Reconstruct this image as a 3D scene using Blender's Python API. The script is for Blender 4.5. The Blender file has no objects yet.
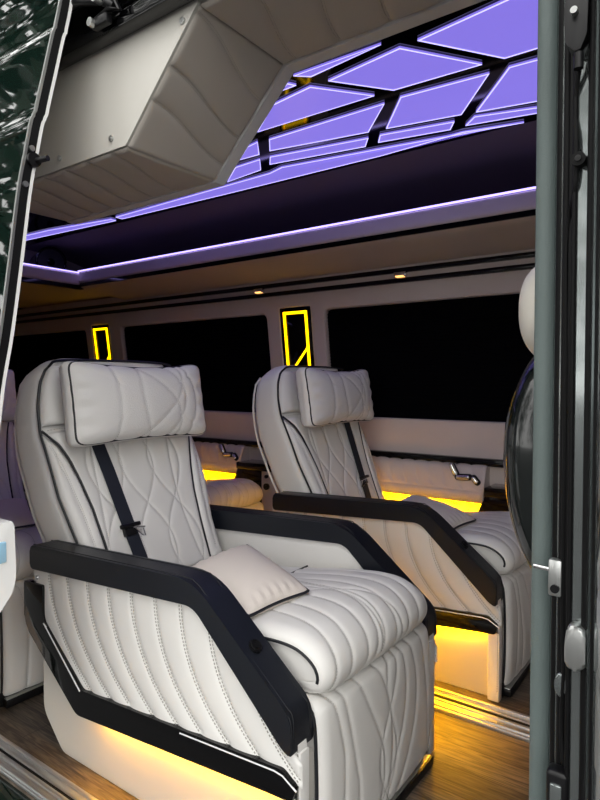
import bpy, bmesh, math, random
import numpy as np
from mathutils import Vector, Matrix
random.seed(7)
sc = bpy.context.scene
COL = sc.collection
PI = math.pi

# ------------------------------------------------------------------ materials
def mat(name, color, rough=0.5, metal=0.0, emit=None, estr=0.0, coat=0.0, grain=None, spec=0.5):
    m = bpy.data.materials.new(name); m.use_nodes = True
    nt = m.node_tree; b = nt.nodes['Principled BSDF']
    b.inputs['Base Color'].default_value = (*color, 1)
    b.inputs['Roughness'].default_value = rough
    b.inputs['Metallic'].default_value = metal
    b.inputs['Specular IOR Level'].default_value = spec
    b.inputs['Coat Weight'].default_value = coat
    if emit:
        b.inputs['Emission Color'].default_value = (*emit, 1)
        b.inputs['Emission Strength'].default_value = estr
    tc = nt.nodes.new('ShaderNodeTexCoord')
    if grain:
        scale, strength, kind = grain
        t = nt.nodes.new('ShaderNodeTexNoise' if kind == 'noise' else 'ShaderNodeTexVoronoi')
        t.inputs['Scale'].default_value = scale
        nt.links.new(tc.outputs['Object'], t.inputs['Vector'])
        bp = nt.nodes.new('ShaderNodeBump'); bp.inputs['Strength'].default_value = strength
        bp.inputs['Distance'].default_value = 0.001
        nt.links.new(t.outputs['Fac' if kind == 'noise' else 'Distance'], bp.inputs['Height'])
        nt.links.new(bp.outputs['Normal'], b.inputs['Normal'])
        if kind == 'noise':   # faint tone variation of the hide itself
            n2 = nt.nodes.new('ShaderNodeTexNoise'); n2.inputs['Scale'].default_value = 6
            nt.links.new(tc.outputs['Object'], n2.inputs['Vector'])
            mx = nt.nodes.new('ShaderNodeMix'); mx.data_type = 'RGBA'
            mx.inputs[6].default_value = (*[c * 0.95 for c in color], 1)
            mx.inputs[7].default_value = (*[min(1, c * 1.04) for c in color], 1)
            nt.links.new(n2.outputs['Fac'], mx.inputs[0]); nt.links.new(mx.outputs[2], b.inputs['Base Color'])
    return m

M = {}
M['white'] = mat('white_leather', (0.77, 0.755, 0.725), 0.42, grain=(900, 0.25, 'noise'))
M['perf'] = mat('perforated_leather', (0.79, 0.775, 0.745), 0.45, grain=(260, 0.5, 'vor'))
M['thread'] = mat('grey_thread', (0.33, 0.315, 0.29), 0.8)
M['black_leather'] = mat('black_leather', (0.006, 0.008, 0.013), 0.42, grain=(700, 0.5, 'noise'), spec=0.42)
M['thread_dark'] = mat('dark_thread', (0.006, 0.007, 0.010), 0.7)
M['piping'] = mat('black_piping', (0.008, 0.009, 0.012), 0.45)
M['gloss'] = mat('piano_black', (0.002, 0.002, 0.0025), 0.06, spec=0.4)
M['wood_gloss'] = mat('dark_walnut_gloss', (0.006, 0.003, 0.002), 0.08, spec=0.4)
M['chrome'] = mat('chrome', (0.75, 0.75, 0.76), 0.15, 1.0)
M['base'] = mat('base_panel_leather', (0.50, 0.475, 0.43), 0.5, grain=(900, 0.25, 'noise'))
M['inlay'] = mat('white_metal_inlay', (0.85, 0.85, 0.86), 0.35, 0.3)
M['alu'] = mat('brushed_aluminium', (0.60, 0.60, 0.60), 0.38, 1.0)
M['alu_satin'] = mat('satin_anodised_profile', (0.66, 0.66, 0.67), 0.45, 0.15)
M['webbing'] = mat('seat_belt_webbing', (0.008, 0.011, 0.022), 0.7, grain=(600, 0.5, 'noise'))
M['fabric'] = mat('beige_suede', (0.74, 0.67, 0.61), 0.85, grain=(1200, 0.5, 'noise'))
M['tan'] = mat('taupe_headliner', (0.60, 0.52, 0.46), 0.75, grain=(500, 0.3, 'noise'))
M['taupe_leather'] = mat('taupe_leather', (0.46, 0.425, 0.38), 0.42, grain=(900, 0.25, 'noise'))
M['panel_cream'] = mat('smooth_cream_panel', (0.62, 0.60, 0.55), 0.38)
M['wall_cream'] = mat('wall_cream', (0.60, 0.52, 0.49), 0.6, grain=(700, 0.3, 'noise'))
M['blind'] = mat('black_blind', (0.0025, 0.0025, 0.0035), 0.9, spec=0.04)
M['glassblack'] = mat('dark_window_glass', (0.002, 0.002, 0.003), 0.6, spec=0.05)
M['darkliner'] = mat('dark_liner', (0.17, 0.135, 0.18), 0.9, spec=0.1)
M['rubber'] = mat('grey_rubber', (0.125, 0.16, 0.155), 0.6, grain=(400, 0.5, 'noise'))
M['blackrubber'] = mat('black_rubber', (0.003, 0.003, 0.0035), 0.6, spec=0.2)
M['paint'] = mat('dark_green_car_paint', (0.003, 0.010, 0.008), 0.02, coat=0.5)
M['paint_rough'] = mat('dark_channel_paint', (0.30, 0.33, 0.33), 0.12, 0.85, coat=0.4)
M['gl_shell'] = mat('black_gloss_shell', (0.006, 0.009, 0.009), 0.12, coat=0.4)
M['plastic'] = mat('black_plastic', (0.005, 0.005, 0.006), 0.35, spec=0.35)
M['silver'] = mat('satin_silver', (0.55, 0.56, 0.55), 0.3, 0.9)
M['yellow'] = mat('yellow_led', (0.9, 0.6, 0.02), 0.5, emit=(1.0, 0.55, 0.0), estr=3.0)
M['yellow_strip'] = mat('amber_led_strip', (0.9, 0.6, 0.02), 0.5, emit=(1.0, 0.45, 0.0), estr=170.0)
M['purple'] = mat('violet_light_panel', (0.10, 0.08, 0.2), 0.3, emit=(0.235, 0.18, 0.77), estr=1.0)
M['purple_edge'] = mat('violet_edge_strip', (0.3, 0.3, 0.5), 0.3, emit=(0.50, 0.46, 1.0), estr=1.7)
M['purple_strip'] = mat('violet_led_strip', (0.3, 0.3, 0.5), 0.5, emit=(0.42, 0.34, 1.0), estr=2.6)
M['amber_lens'] = mat('amber_downlight_lens', (0.9, 0.6, 0.3), 0.4, emit=(1.0, 0.5, 0.15), estr=2.0)
M['blue'] = mat('pale_blue_plastic', (0.30, 0.52, 0.68), 0.3)
M['white_plastic'] = mat('white_plastic', (0.80, 0.80, 0.78), 0.3)
M['lidwhite'] = mat('warm_white_leather', (0.78, 0.74, 0.66), 0.4)
M['asphalt'] = mat('asphalt', (0.06, 0.06, 0.06), 0.9, grain=(60, 0.5, 'noise'))
M['leaf'] = mat('tree_leaves', (0.016, 0.034, 0.014), 0.6)
M['bark'] = mat('tree_bark', (0.10, 0.07, 0.05), 0.9)

def wood_floor():
    m = bpy.data.materials.new('wood_plank_floor'); m.use_nodes = True
    nt = m.node_tree; b = nt.nodes['Principled BSDF']; L = nt.links
    tc = nt.nodes.new('ShaderNodeTexCoord')
    br = nt.nodes.new('ShaderNodeTexBrick'); br.offset = 0.37
    br.inputs['Scale'].default_value = 1; br.inputs['Brick Width'].default_value = 0.9
    br.inputs['Row Height'].default_value = 0.11; br.inputs['Mortar Size'].default_value = 0.002
    br.inputs['Color1'].default_value = (0.125, 0.103, 0.085, 1); br.inputs['Color2'].default_value = (0.07, 0.058, 0.048, 1)
    br.inputs['Mortar'].default_value = (0.04, 0.03, 0.025, 1)
    L.new(tc.outputs['Object'], br.inputs['Vector'])
    mp = nt.nodes.new('ShaderNodeMapping'); mp.inputs['Scale'].default_value = (3, 38, 1)
    L.new(tc.outputs['Object'], mp.inputs['Vector'])
    n = nt.nodes.new('ShaderNodeTexNoise'); n.inputs['Scale'].default_value = 2.2; n.inputs['Detail'].default_value = 9
    n.inputs['Distortion'].default_value = 1.6
    L.new(mp.outputs['Vector'], n.inputs['Vector'])
    cr = nt.nodes.new('ShaderNodeValToRGB'); cr.color_ramp.elements[0].position = 0.35; cr.color_ramp.elements[1].position = 0.65
    cr.color_ramp.elements[0].color = (0.35, 0.33, 0.31, 1); cr.color_ramp.elements[1].color = (1.6, 1.52, 1.4, 1)
    L.new(n.outputs['Fac'], cr.inputs['Fac'])
    mx = nt.nodes.new('ShaderNodeMix'); mx.data_type = 'RGBA'; mx.blend_type = 'MULTIPLY'; mx.inputs[0].default_value = 1
    L.new(br.outputs['Color'], mx.inputs[6]); L.new(cr.outputs['Color'], mx.inputs[7])
    L.new(mx.outputs[2], b.inputs['Base Color'])
    b.inputs['Roughness'].default_value = 0.5
    bp = nt.nodes.new('ShaderNodeBump'); bp.inputs['Strength'].default_value = 0.3; bp.inputs['Distance'].default_value = 0.001
    L.new(n.outputs['Fac'], bp.inputs['Height']); L.new(bp.outputs['Normal'], b.inputs['Normal'])
    return m
M['wood'] = wood_floor()

# ------------------------------------------------------------------ helpers
def tag(o, label=None, cat=None, group=None, kind=None):
    if label: o['label'] = label
    if cat: o['category'] = cat
    if group: o['group'] = group
    if kind: o['kind'] = kind
    return o
def empty(name, loc=(0, 0, 0), rz=0):
    o = bpy.data.objects.new(name, None); COL.objects.link(o)
    o.location = loc; o.rotation_euler = (0, 0, rz); o.empty_display_size = 0.1
    return o
class MB:
    """collects shapes into one mesh"""
    def __init__(s): s.v = []; s.f = []; s.m = []
    def add(s, vs, fs, mi=0):
        o = len(s.v); s.v += [tuple(map(float, p)) for p in vs]
        s.f += [tuple(i + o for i in f) for f in fs]; s.m += [mi] * len(fs)
        return s
    def bm(s, bm, mi=0):
        bm.verts.ensure_lookup_table(); bm.verts.index_update()
        s.add([v.co[:] for v in bm.verts], [[v.index for v in f.verts] for f in bm.faces], mi)
        bm.free(); return s
    def box(s, lo, hi, mi=0, bev=0.0, seg=2, rot=None, org=None):
        bm = bmesh.new(); bmesh.ops.create_cube(bm, size=1)
        c = [(a + b) / 2 for a, b in zip(lo, hi)]; d = [b - a for a, b in zip(lo, hi)]
        for v in bm.verts: v.co = Vector([v.co[i] * d[i] for i in range(3)])
        if bev: bmesh.ops.bevel(bm, geom=bm.edges[:], offset=bev, segments=seg, affect='EDGES', profile=0.5, clamp_overlap=True)
        for v in bm.verts:
            if rot is not None: v.co = rot @ v.co
            v.co += Vector(c)
        return s.bm(bm, mi)
    def tube(s, pts, r, n=8, mi=0, closed=False):
        P = [Vector(p) for p in pts]; K = len(P); rings = []
        prev = None
        for i, p in enumerate(P):
            a = P[(i - 1) % K] if (closed or i > 0) else p; b = P[(i + 1) % K] if (closed or i < K - 1) else p
            t = (b - a).normalized() if (b - a).length > 1e-9 else Vector((0, 0, 1))
            if prev is None:
                up = Vector((0, 0, 1)) if abs(t.z) < 0.9 else Vector((1, 0, 0)); u = t.cross(up).normalized()
            else: u = (prev - t * prev.dot(t)).normalized()
            prev = u; w = t.cross(u)
            rr = r[i] if isinstance(r, (list, tuple)) else r
            rings.append([p + (u * math.cos(2 * PI * k / n) + w * math.sin(2 * PI * k / n)) * rr for k in range(n)])
        vs = [q for rg in rings for q in rg]; fs = []
        for i in range(K if closed else K - 1):
            j = (i + 1) % K
            for k in range(n): fs.append((i * n + k, i * n + (k + 1) % n, j * n + (k + 1) % n, j * n + k))
        if not closed: fs += [tuple(range(n))[::-1], tuple((K - 1) * n + k for k in range(n))]
        return s.add(vs, fs, mi)
    def cyl(s, c, axis, r, h, n=20, mi=0, r2=None):
        a = Vector(axis).normalized(); c = Vector(c)
        return s.tube([c - a * h / 2, c + a * h / 2], [r, r if r2 is None else r2], n, mi)
    def prism(s, poly, fmap, t0, t1, bev=0.0, seg=3, mi=0, allbev=False):
        """poly: 2-D outline, extruded from t0 to t1; fmap(a,b,t)->(x,y,z)"""
        bm = bmesh.new(); n = len(poly)
        lo = [bm.verts.new((a, b, t0)) for a, b in poly]; hi = [bm.verts.new((a, b, t1)) for a, b in poly]
        bm.faces.new(lo[::-1]); bm.faces.new(hi)
        for i in range(n): bm.faces.new((lo[i], lo[(i + 1) % n], hi[(i + 1) % n], hi[i]))
        if bev:
            es = [e for e in bm.edges if allbev or abs(e.verts[0].co.z - e.verts[1].co.z) < 1e-9]
            bmesh.ops.bevel(bm, geom=es, offset=bev, segments=seg, affect='EDGES', profile=0.5, clamp_overlap=True)
        for v in bm.verts: v.co = Vector(fmap(*v.co))
        bmesh.ops.recalc_face_normals(bm, faces=bm.faces[:])
        return s.bm(bm, mi)
    def build(s, name, mats, parent=None, smooth=True, ang=40):
        me = bpy.data.meshes.new(name); me.from_pydata(s.v, [], s.f)
        for m in (mats if isinstance(mats, (list, tuple)) else [mats]): me.materials.append(m)
        me.polygons.foreach_set('material_index', s.m); me.update()
        if smooth:
            me.shade_smooth(); me.set_sharp_from_angle(angle=math.radians(ang))
        o = bpy.data.objects.new(name, me); COL.objects.link(o)
        if parent is not None: o.parent = parent
        return o
def round_poly(pts, r, n=5):
    out = []; K = len(pts)
    for i in range(K):
        p = Vector(pts[i]); a = Vector(pts[i - 1]) - p; b = Vector(pts[(i + 1) % K]) - p
        rr = r[i] if isinstance(r, (list, tuple)) else r
        d = min(rr, a.length * 0.45, b.length * 0.45)
        if d < 1e-5: out.append(tuple(p)); continue
        s0 = p + a.normalized() * d; s1 = p + b.normalized() * d
        for k in range(n + 1):
            t = k / n; q = s0 * (1 - t) ** 2 + p * 2 * t * (1 - t) + s1 * t * t; out.append((q.x, q.y))
    return out
XZ = lambda a, b, t: (a, t, b)      # outline in x,z  extruded along y
def catmull(pts, n):
    P = np.array(pts, float); K = len(P)
    Q = np.vstack([2 * P[0] - P[1], P, 2 * P[-1] - P[-2]])
    seg = np.linalg.norm(np.diff(P, axis=0), axis=1); cum = np.concatenate([[0], np.cumsum(seg)])
    out = []
    for s_ in np.linspace(0, cum[-1], n):
        i = min(int(np.searchsorted(cum, s_, 'right')) - 1, K - 2); t = (s_ - cum[i]) / seg[i]
        a, b, c, d = Q[i:i + 4]
        out.append(0.5 * (2 * b + (c - a) * t + (2 * a - 5 * b + 4 * c - d) * t * t + (3 * b - a - 3 * c + d) * t ** 3))
    return np.array(out)

def dist_lines(S, T, lines):
    D = np.full(S.shape, 9.0)
    for ln in lines:
        ln = np.array(ln, float)
        for (ax, ay), (bx, by) in zip(ln[:-1], ln[1:]):
            dx, dy = bx - ax, by - ay; L2 = dx * dx + dy * dy + 1e-12
            t = np.clip(((S - ax) * dx + (T - ay) * dy) / L2, 0, 1)
            D = np.minimum(D, np.hypot(S - ax - t * dx, T - ay - t * dy))
    return D

def quilt(mb, P, S, T, lines, h=0.006, w=0.012, edge=0.02, base=0.0, flip=False, stitch=None, mi=0, smi=1, rows=(0.0,), dash=(0.0045, 0.0075, 0.0010)):
    """P: (nu,nv,3) points; S,T: flat metric coordinates on it; lines: stitched curves in S,T"""
    nu, nv = S.shape
    Pu = np.gradient(P, axis=0); Pv = np.gradient(P, axis=1)
    N = np.cross(Pu, Pv); N /= np.linalg.norm(N, axis=2, keepdims=True) + 1e-12
    if flip: N = -N
    H = np.full(S.shape, h)
    if lines:
        D = dist_lines(S, T, lines); H = h * (1 - np.exp(-(D / w) ** 1.05))
    iu = np.arange(nu)[:, None]; iv = np.arange(nv)[None, :]
    # metric distance to the border of the sheet
    du = np.linalg.norm(np.diff(P, axis=0), axis=2); dv = np.linalg.norm(np.diff(P, axis=1), axis=2)
    cu = np.vstack([np.zeros((1, nv)), np.cumsum(du, 0)]); cv = np.hstack([np.zeros((nu, 1)), np.cumsum(dv, 1)])
    E = np.minimum(np.minimum(cu, cu[-1:] - cu), np.minimum(cv, cv[:, -1:] - cv))
    if edge:
        e = np.clip(E / edge, 0, 1); H = H * np.sqrt(1 - (1 - e) ** 2)
        H = H + base * np.sqrt(1 - (1 - e) ** 2)
    Q = P + N * H[:, :, None]
    vs = Q.reshape(-1, 3).tolist()
    fs = []
    for i in range(nu - 1):
        for j in range(nv - 1):
            a = i * nv + j; q = (a, a + nv, a + nv + 1, a + 1); fs.append(q[::-1] if flip else q)
    mb.add(vs, fs, mi)
    if stitch:
        # nearest-grid lookup
        Sf = S.ravel(); Tf = T.ravel(); Qf = Q.reshape(-1, 3); Nf = N.reshape(-1, 3); Ef = E.ravel()
        L, gap, th = dash
        for ln in stitch:
            ln = np.array(ln, float)
            seg = np.linalg.norm(np.diff(ln, axis=0), axis=1); cum = np.concatenate([[0], np.cumsum(seg)])
            if cum[-1] < 0.02: continue
            for off in rows:
                s0 = gap * 0.5
                while s0 < cum[-1] - L:
                    pts = []
                    for s_ in (s0, s0 + L):
                        k = min(int(np.searchsorted(cum, s_, 'right')) - 1, len(seg) - 1); t = (s_ - cum[k]) / seg[k]
                        d = (ln[k + 1] - ln[k]) / seg[k]; pts.append(ln[k] + (ln[k + 1] - ln[k]) * t + np.array([-d[1], d[0]]) * off)
                    s0 += gap
                    idx = [int(np.argmin((Sf - p[0]) ** 2 + (Tf - p[1]) ** 2)) for p in pts]
                    if min(Ef[idx[0]], Ef[idx[1]]) < 0.004: continue
                    if (Sf[idx[0]] - pts[0][0]) ** 2 + (Tf[idx[0]] - pts[0][1]) ** 2 > 1.6e-4: continue
                    # refine with local tangents
                    q = []
                    for p, k in zip(pts, idx):
                        i, j = divmod(k, nv)
                        i2, j2 = min(i + 1, nu - 1), min(j + 1, nv - 1); i1, j1 = max(i2 - 2, 0), max(j2 - 2, 0)
                        Js = np.array([[S[i2, j] - S[i1, j], S[i, j2] - S[i, j1]], [T[i2, j] - T[i1, j], T[i, j2] - T[i, j1]]])
                        try: ab = np.linalg.solve(Js, np.array([p[0] - S[i, j], p[1] - T[i, j]]))
                        except Exception: ab = np.zeros(2)
                        ab = np.clip(ab, -0.6, 0.6)
                        q.append(Q[i, j] + ab[0] * (Q[i2, j] - Q[i1, j]) + ab[1] * (Q[i, j2] - Q[i, j1]))
                    n = Nf[idx[0]]; a, b = q; d = b - a; ll = np.linalg.norm(d)
                    if ll < 1e-6: continue
                    d /= ll; w_ = np.cross(d, n) * th * 0.5
                    up = n * th * 0.8; dn = -n * th * 0.5
                    V = [a + w_ + dn, a - w_ + dn, b - w_ + dn, b + w_ + dn, a + w_ * .6 + up, a - w_ * .6 + up, b - w_ * .6 + up, b + w_ * .6 + up]
                    mb.add(V, [(4, 5, 6, 7), (0, 4, 7, 3), (1, 2, 6, 5), (0, 1, 5, 4), (2, 3, 7, 6)], smi)
    return Q, N

def copy_tree(o, parent=None):
    c = o.copy(); COL.objects.link(c)
    if parent is not None: c.parent = parent
    for ch in list(o.children): copy_tree(ch, c)
    return c

# ------------------------------------------------------------------ the seat
HW = 0.372            # half of the outer width
def arm_outline():
    pts = [(-.98, .612), (-.285, .640), (0, .408), (0, .325), (-.024, .336), (-.285, .578), (-.98, .540)]
    return round_poly(pts, [.02, .07, .035, .008, .012, .03, .015], 6)
def arm_low(x):      # lower line of the arm pad
    return .585 if x < -.285 else .578 - (x + .285) * .934
def trim_in(x):
    X = [-1.1, -.93, -.74, -.036, .008, .03]; Z = [.40, .385, .236, .284, .266, .262]
    return float(np.interp(x, X, Z))

def side_panel(root, sgn):
    """outer upholstered side, sgn -1 near side, +1 far side"""
    y0 = sgn * (HW - .025)
    mb = MB()
    core = [(-1.0, .56), (-.285, .59), (.0, .345), (.002, .330), (.004, .222), (-.05, .226), (-.76, .185), (-1.0, .36)]
    mb.prism(round_poly(core, [.01, .01, .01, .004, .002, .002, .002, .01]), XZ, min(sgn * (HW - .055), y0), max(sgn * (HW - .055), y0), 0.003, 2)
    mb.box((-.035, min(sgn * (HW - .060), y0), -.018), (.006, max(sgn * (HW - .060), y0), .325), 0, .004)
    base = [(-1.0, .50), (.0, .30), (.0, -.018), (-.90, -.018), (-1.0, .08)]
    mb.prism(round_poly(base, [.01, .004, .004, .02, .03]), XZ, *sorted((sgn * (HW - .085), sgn * (HW - .052))), 0.003, 2, mi=2)
    nu, nv = 240, 100
    xs = np.linspace(-.985, .012, nu)
    P = np.zeros((nu, nv, 3)); tt = np.linspace(0, 1, nv)
    for i, x in enumerate(xs):
        zt = arm_low(x) + .012; zb = trim_in(x) - .012
        if x > -.01: zt = arm_low(x) + .004
        zt = max(zt, zb + .01)
        P[i, :, 0] = x; P[i, :, 1] = y0; P[i, :, 2] = zb + (zt - zb) * tt
    lines = []
    for k, x0 in enumerate([-.915, -.82, -.725, -.631, -.535, -.442, -.350, -.255, -.16]):
        ln = []
        for t in np.linspace(0, 1, 22):
            z = .60 - .36 * t; ln.append((x0 + .205 * t ** 2.5, z))
        lines.append([q for q in ln if trim_in(q[0]) - .01 < q[1] < arm_low(q[0]) + .02])
    lines = [l for l in lines if len(l) > 2]
    quilt(mb, P, P[:, :, 0].copy(), P[:, :, 2].copy(), lines, h=.0070, w=.010, edge=.012, base=.001, flip=(sgn > 0),
          stitch=lines, rows=(-.0042, .0042), dash=(.0050, .0085, .0021))
    if sgn < 0:
        st = []
        n = 44
        for k in range(n):      # vertical stitched margin in front of the trim
            z = .02 + k * .0085
            if z > .33: break
            mb.box((.000 - .0009, y0 - .0012, z), (.000 + .0009, y0 + .001, z + .0055), 1)
    o = mb.build('side_panel', [M['white'], M['thread'], M['base']], root)
    # snap button
    b = MB(); b.cyl((-.965, y0 + sgn * .008, .512), (0, sgn, 0), .009, .006, 20); b.cyl((-.965, y0 + sgn * .012, .512), (0, sgn, 0), .0045, .004, 16)
    b.build('snap_button', M['chrome'], o)
    # gloss trim
    t = MB()
    outl = [(-1.03, .492), (-1.03, .357), (-.765, .160), (-.06, .222), (-.004, .226), (.004, .260), (-.032, .286), (-.738, .238), (-.93, .392), (-.93, .495)]
    yy = sorted((y0 - sgn * .004, sgn * (HW - .009)))
    t.prism(round_poly(outl, [.006, .03, .02, .01, .006, .008, .01, .012, .02, .006]), XZ, yy[0], yy[1], .003, 2)
    tr = t.build('side_trim', M['wood_gloss'] if sgn > 0 else M['gloss'], root)
    yo = sgn * (HW - .009)
    for pts, rr in (([(-.923, yo, .384), (-.745, yo, .234)], .0026), ([(-.34, yo, .2565), (-.05, yo, .2765), (-.028, yo, .274), (.008, yo, .254)], .0020)):
        c = MB(); c.tube(pts, rr, 6); c.build('chrome_inlay', M['inlay'], tr)
    g = MB()   # LED strip under the trim
    g.prism([(-.70, .178), (-.70, .172), (-.06, .2175), (-.06, .2235)], XZ, *sorted((sgn * (HW - .047), sgn * (HW - .037))))
    g.build('light_strip', M['yellow_strip'], root, smooth=False)
    return o

def arm_pad(root, sgn):
    mb = MB(); yi, yo = sgn * (HW - .08), sgn * HW
    mb.prism(arm_outline(), XZ, min(yi, yo), max(yi, yo), .011, 4)
    o = mb.build('armrest', M['black_leather'], root, ang=50)
    top = round_poly([(-.975, .613), (-.285, .641), (.001, .409), (.001, .335)], 0)   # top edge line
    path = catmull([(-.975, .611), (-.6, .627), (-.33, .6375), (-.285, .632), (-.25, .608), (-.12, .5035), (-.025, .427), (-.003, .405), (-.0005, .34)], 160)
    s = MB()
    for sg, ins in ((1, .004),):
        s.tube([(x, yo - sgn * ins, z - .008) for x, z in path], .0019, 6)
        s.tube([(x, yo - sgn * .011, z + .0005) for x, z in path], .0016, 6)
    s.tube([(x, yi + sgn * .012, z + .0005) for x, z in path], .0013, 6)
    st = s.build('seam', M['thread_dark'], o)
    # inner cheek of the arm (smooth leather towards the sitter)
    ch = MB()
    poly = [(-.92, .585), (-.29, .585), (-.03, .37), (-.03, .20), (-.92, .20)]
    ch.prism(poly, XZ, *sorted((sgn * (HW - .056), sgn * (HW - .068))), .003, 2)
    ch.build('inner_panel', M['white'], root)
    return o

def rib_lines(fn_list, n=30):
    return [[f(t) for t in np.linspace(0, 1, n)] for f in fn_list]

def cushion(root):
    prof = catmull([(-.74, .450), (-.55, .468), (-.38, .492), (-.22, .517), (-.12, .527), (-.052, .522), (-.002, .496), (.019, .462), (.016, .430), (-.006, .411), (-.06, .402)], 150)
    nu = 150; nv = len(prof)
    seg = np.linalg.norm(np.diff(prof, axis=0), axis=1); sv = np.concatenate([[0], np.cumsum(seg)]); Ltot = sv[-1]
    us = np.linspace(-1, 1, nu); P = np.zeros((nu, nv, 3)); S = np.zeros((nu, nv)); T = np.zeros((nu, nv))
    tang = np.gradient(prof, axis=0); tang /= np.linalg.norm(tang, axis=1, keepdims=True); nrm = np.stack([-tang[:, 1], tang[:, 0]], 1)
    for i, u in enumerate(us):
        a = max(0, (abs(u) - .86) / .14); drop = -.030 * (1 - math.sqrt(max(0, 1 - a * a))) + .006 * (1 - u * u)
        P[i, :, 1] = .270 * u
        P[i, :, 0] = prof[:, 0] + nrm[:, 0] * drop; P[i, :, 2] = prof[:, 1] + nrm[:, 1] * drop
        S[i] = .270 * u; T[i] = sv / Ltot * .95
    q = lambda t: t * .95
    fns = []
    for y0, y1, b in ((-.10, -.265, .035), (-.07, -.205, .050), (-.03, -.135, .062), (.03, -.060, .06), (.10, .02, .055), (.16, .095, .05), (.21, .165, .045), (.25, .225, .03)):
        fns.append(lambda t, y0=y0, y1=y1, b=b: (y0 + (y1 - y0) * t ** .9 + b * math.sin(PI * t ** 1.2), q(t)))
    fns.append(lambda t: (.22 - .30 * (t ** 1.3) + .02 * math.sin(3 * PI * t), q(t)))
    fns.append(lambda t: (-.16 + .24 * t - .05 * math.sin(2 * PI * t), q(t)))
    fns.append(lambda t: (.10 - .20 * t + .07 * math.sin(PI * t), q(t)))
    lines = rib_lines(fns, 36)
    mb = MB()
    quilt(mb, P, S, T, lines, h=.0055, w=.007, edge=.02, flip=True, stitch=lines, rows=(0.0,), dash=(.004, .0065, .0013))
    # closed body below
    pl = [(a, b) for a, b in prof[::6]] + [(-.74, .40)]
    pl = [(a * .985 - .004, b * .985 + .004) for a, b in pl]
    mb.prism(pl, XZ, -.262, .262, .004, 2)
    o = mb.build('seat_cushion', [M['white'], M['thread']], root, ang=60)
    for s in (-1, 1):
        pp = MB(); pts = [(prof[i, 0] + nrm[i, 0] * -.022, s * .271, prof[i, 1] + nrm[i, 1] * -.022) for i in range(0, nv - 12, 3)]
        pp.tube(pts, .0038, 8); pp.build('piping', M['piping'], o)
    pp = MB()
    # cross seam where the cushion insert begins
    pp.tube([(-.42 + .02 * math.cos(a * 3), a, .494) for a in np.linspace(-.26, .26, 20)], .003, 8)
    pp.build('piping', M['piping'], o)
    return o

def footrest(root):
    prof = catmull([(-.07, .395), (-.03, .398), (.000, .388), (.014, .36), (.020, .25), (.020, .12), (.015, .035), (.002, .012)], 110)
    nu = 130; nv = len(prof); seg = np.linalg.norm(np.diff(prof, axis=0), axis=1); sv = np.concatenate([[0], np.cumsum(seg)]); L = sv[-1]
    us = np.linspace(-1, 1, nu); P = np.zeros((nu, nv, 3)); S = np.zeros((nu, nv)); T = np.zeros((nu, nv))
    for i, u in enumerate(us):
        a = max(0, (abs(u) - .9) / .1)
        P[i, :, 0] = prof[:, 0] - .022 * (1 - math.sqrt(max(0, 1 - a * a))) + .008 * (1 - u * u)
        P[i, :, 1] = .284 * u; P[i, :, 2] = prof[:, 1]; S[i] = .284 * u; T[i] = sv
    fns = []
    w = lambda t: t * L
    fns.append(lambda t: (-.262 + .055 * min(1, t * 2.2) ** .7 + .008 * math.sin(PI * t), w(t)))
    fns.append(lambda t: (-.215 + .085 * min(1, t * 1.5) ** .8 - .01 * math.sin(PI * t), w(t)))
    fns.append(lambda t: (-.15 + .10 * t + .055 * math.sin(PI * t) - .02 * math.sin(2 * PI * t), w(t)))
    fns.append(lambda t: (-.085 + .10 * t ** .8 + .05 * math.sin(PI * t * 1.1), w(t)))
    fns.append(lambda t: (-.01 + .05 * math.sin(2 * PI * t + .4) + .02, w(t)))
    fns.append(lambda t: (.075 - .10 * t - .045 * math.sin(2 * PI * t), w(t)))
    fns.append(lambda t: (.07 + .06 * math.sin(PI * t) - .13 * t * t, w(t)))
    fns.append(lambda t: (.11 + .085 * math.sin(PI * t * .9) - .09 * t ** 2, w(t)))
    fns.append(lambda t: (.20 + .055 * math.sin(PI * t * .55), w(t)))
    lines = rib_lines(fns, 36)
    mb = MB()
    quilt(mb, P, S, T, lines, h=.0055, w=.007, edge=.015, flip=True, stitch=lines, dash=(.004, .0065, .0013))
    pl = [(a - .006, b) for a, b in prof[::5]] + [(-.07, .012)]
    mb.prism(pl, XZ, -.280, .280, .004, 2)
    o = mb.build('leg_rest', [M['white'], M['thread']], root, ang=60)
    for s in (-1, 1):
        pp = MB(); pp.tube([(x - .014, s * .2865, z) for x, z in prof[6:-2:3]], .0042, 8); pp.build('piping', M['piping'], o)
    b = MB(); b.box((-.85, -.30, -.02), (.005, .30, .03), 0, .005); b.box((-.05, -.285, -.02), (.03, .285, .006), 0, .004)
    b.box((-.05, -.28, .004), (.024, .28, .009), 1, .002)
    b.build('base_plinth', [M['plastic'], M['silver']], root)
    return o

SP = catmull([(-.775, .42), (-.845, .58), (-.905, .72), (-.965, .86), (-1.015, .97), (-1.040, 1.07), (-1.050, 1.155)], 140)  # front line of the backrest
ST = np.gradient(SP, axis=0); ST /= np.linalg.norm(ST, axis=1, keepdims=True)
SN = np.stack([ST[:, 1], -ST[:, 0]], 1)         # points forward
SS = np.concatenate([[0], np.cumsum(np.linalg.norm(np.diff(SP, axis=0), axis=1))])
SZ = SP[:, 1]
def bhw(z): return float(np.interp(z, [.42, .6, .75, .95, 1.03, 1.10, 1.14, 1.16], [.272, .280, .306, .312, .304, .288, .268, .245]))
def inner(z): return float(np.interp(z, [.42, .6, .7, .78, .85, .90, .945], [.195, .205, .215, .232, .252, .272, .300]))
def spine(z):
    p_ = np.array([np.interp(z, SZ, SP[:, 0]), z]); n_ = np.array([np.interp(z, SZ, SN[:, 0]), np.interp(z, SZ, SN[:, 1])]); return p_, n_ / np.linalg.norm(n_)
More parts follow.
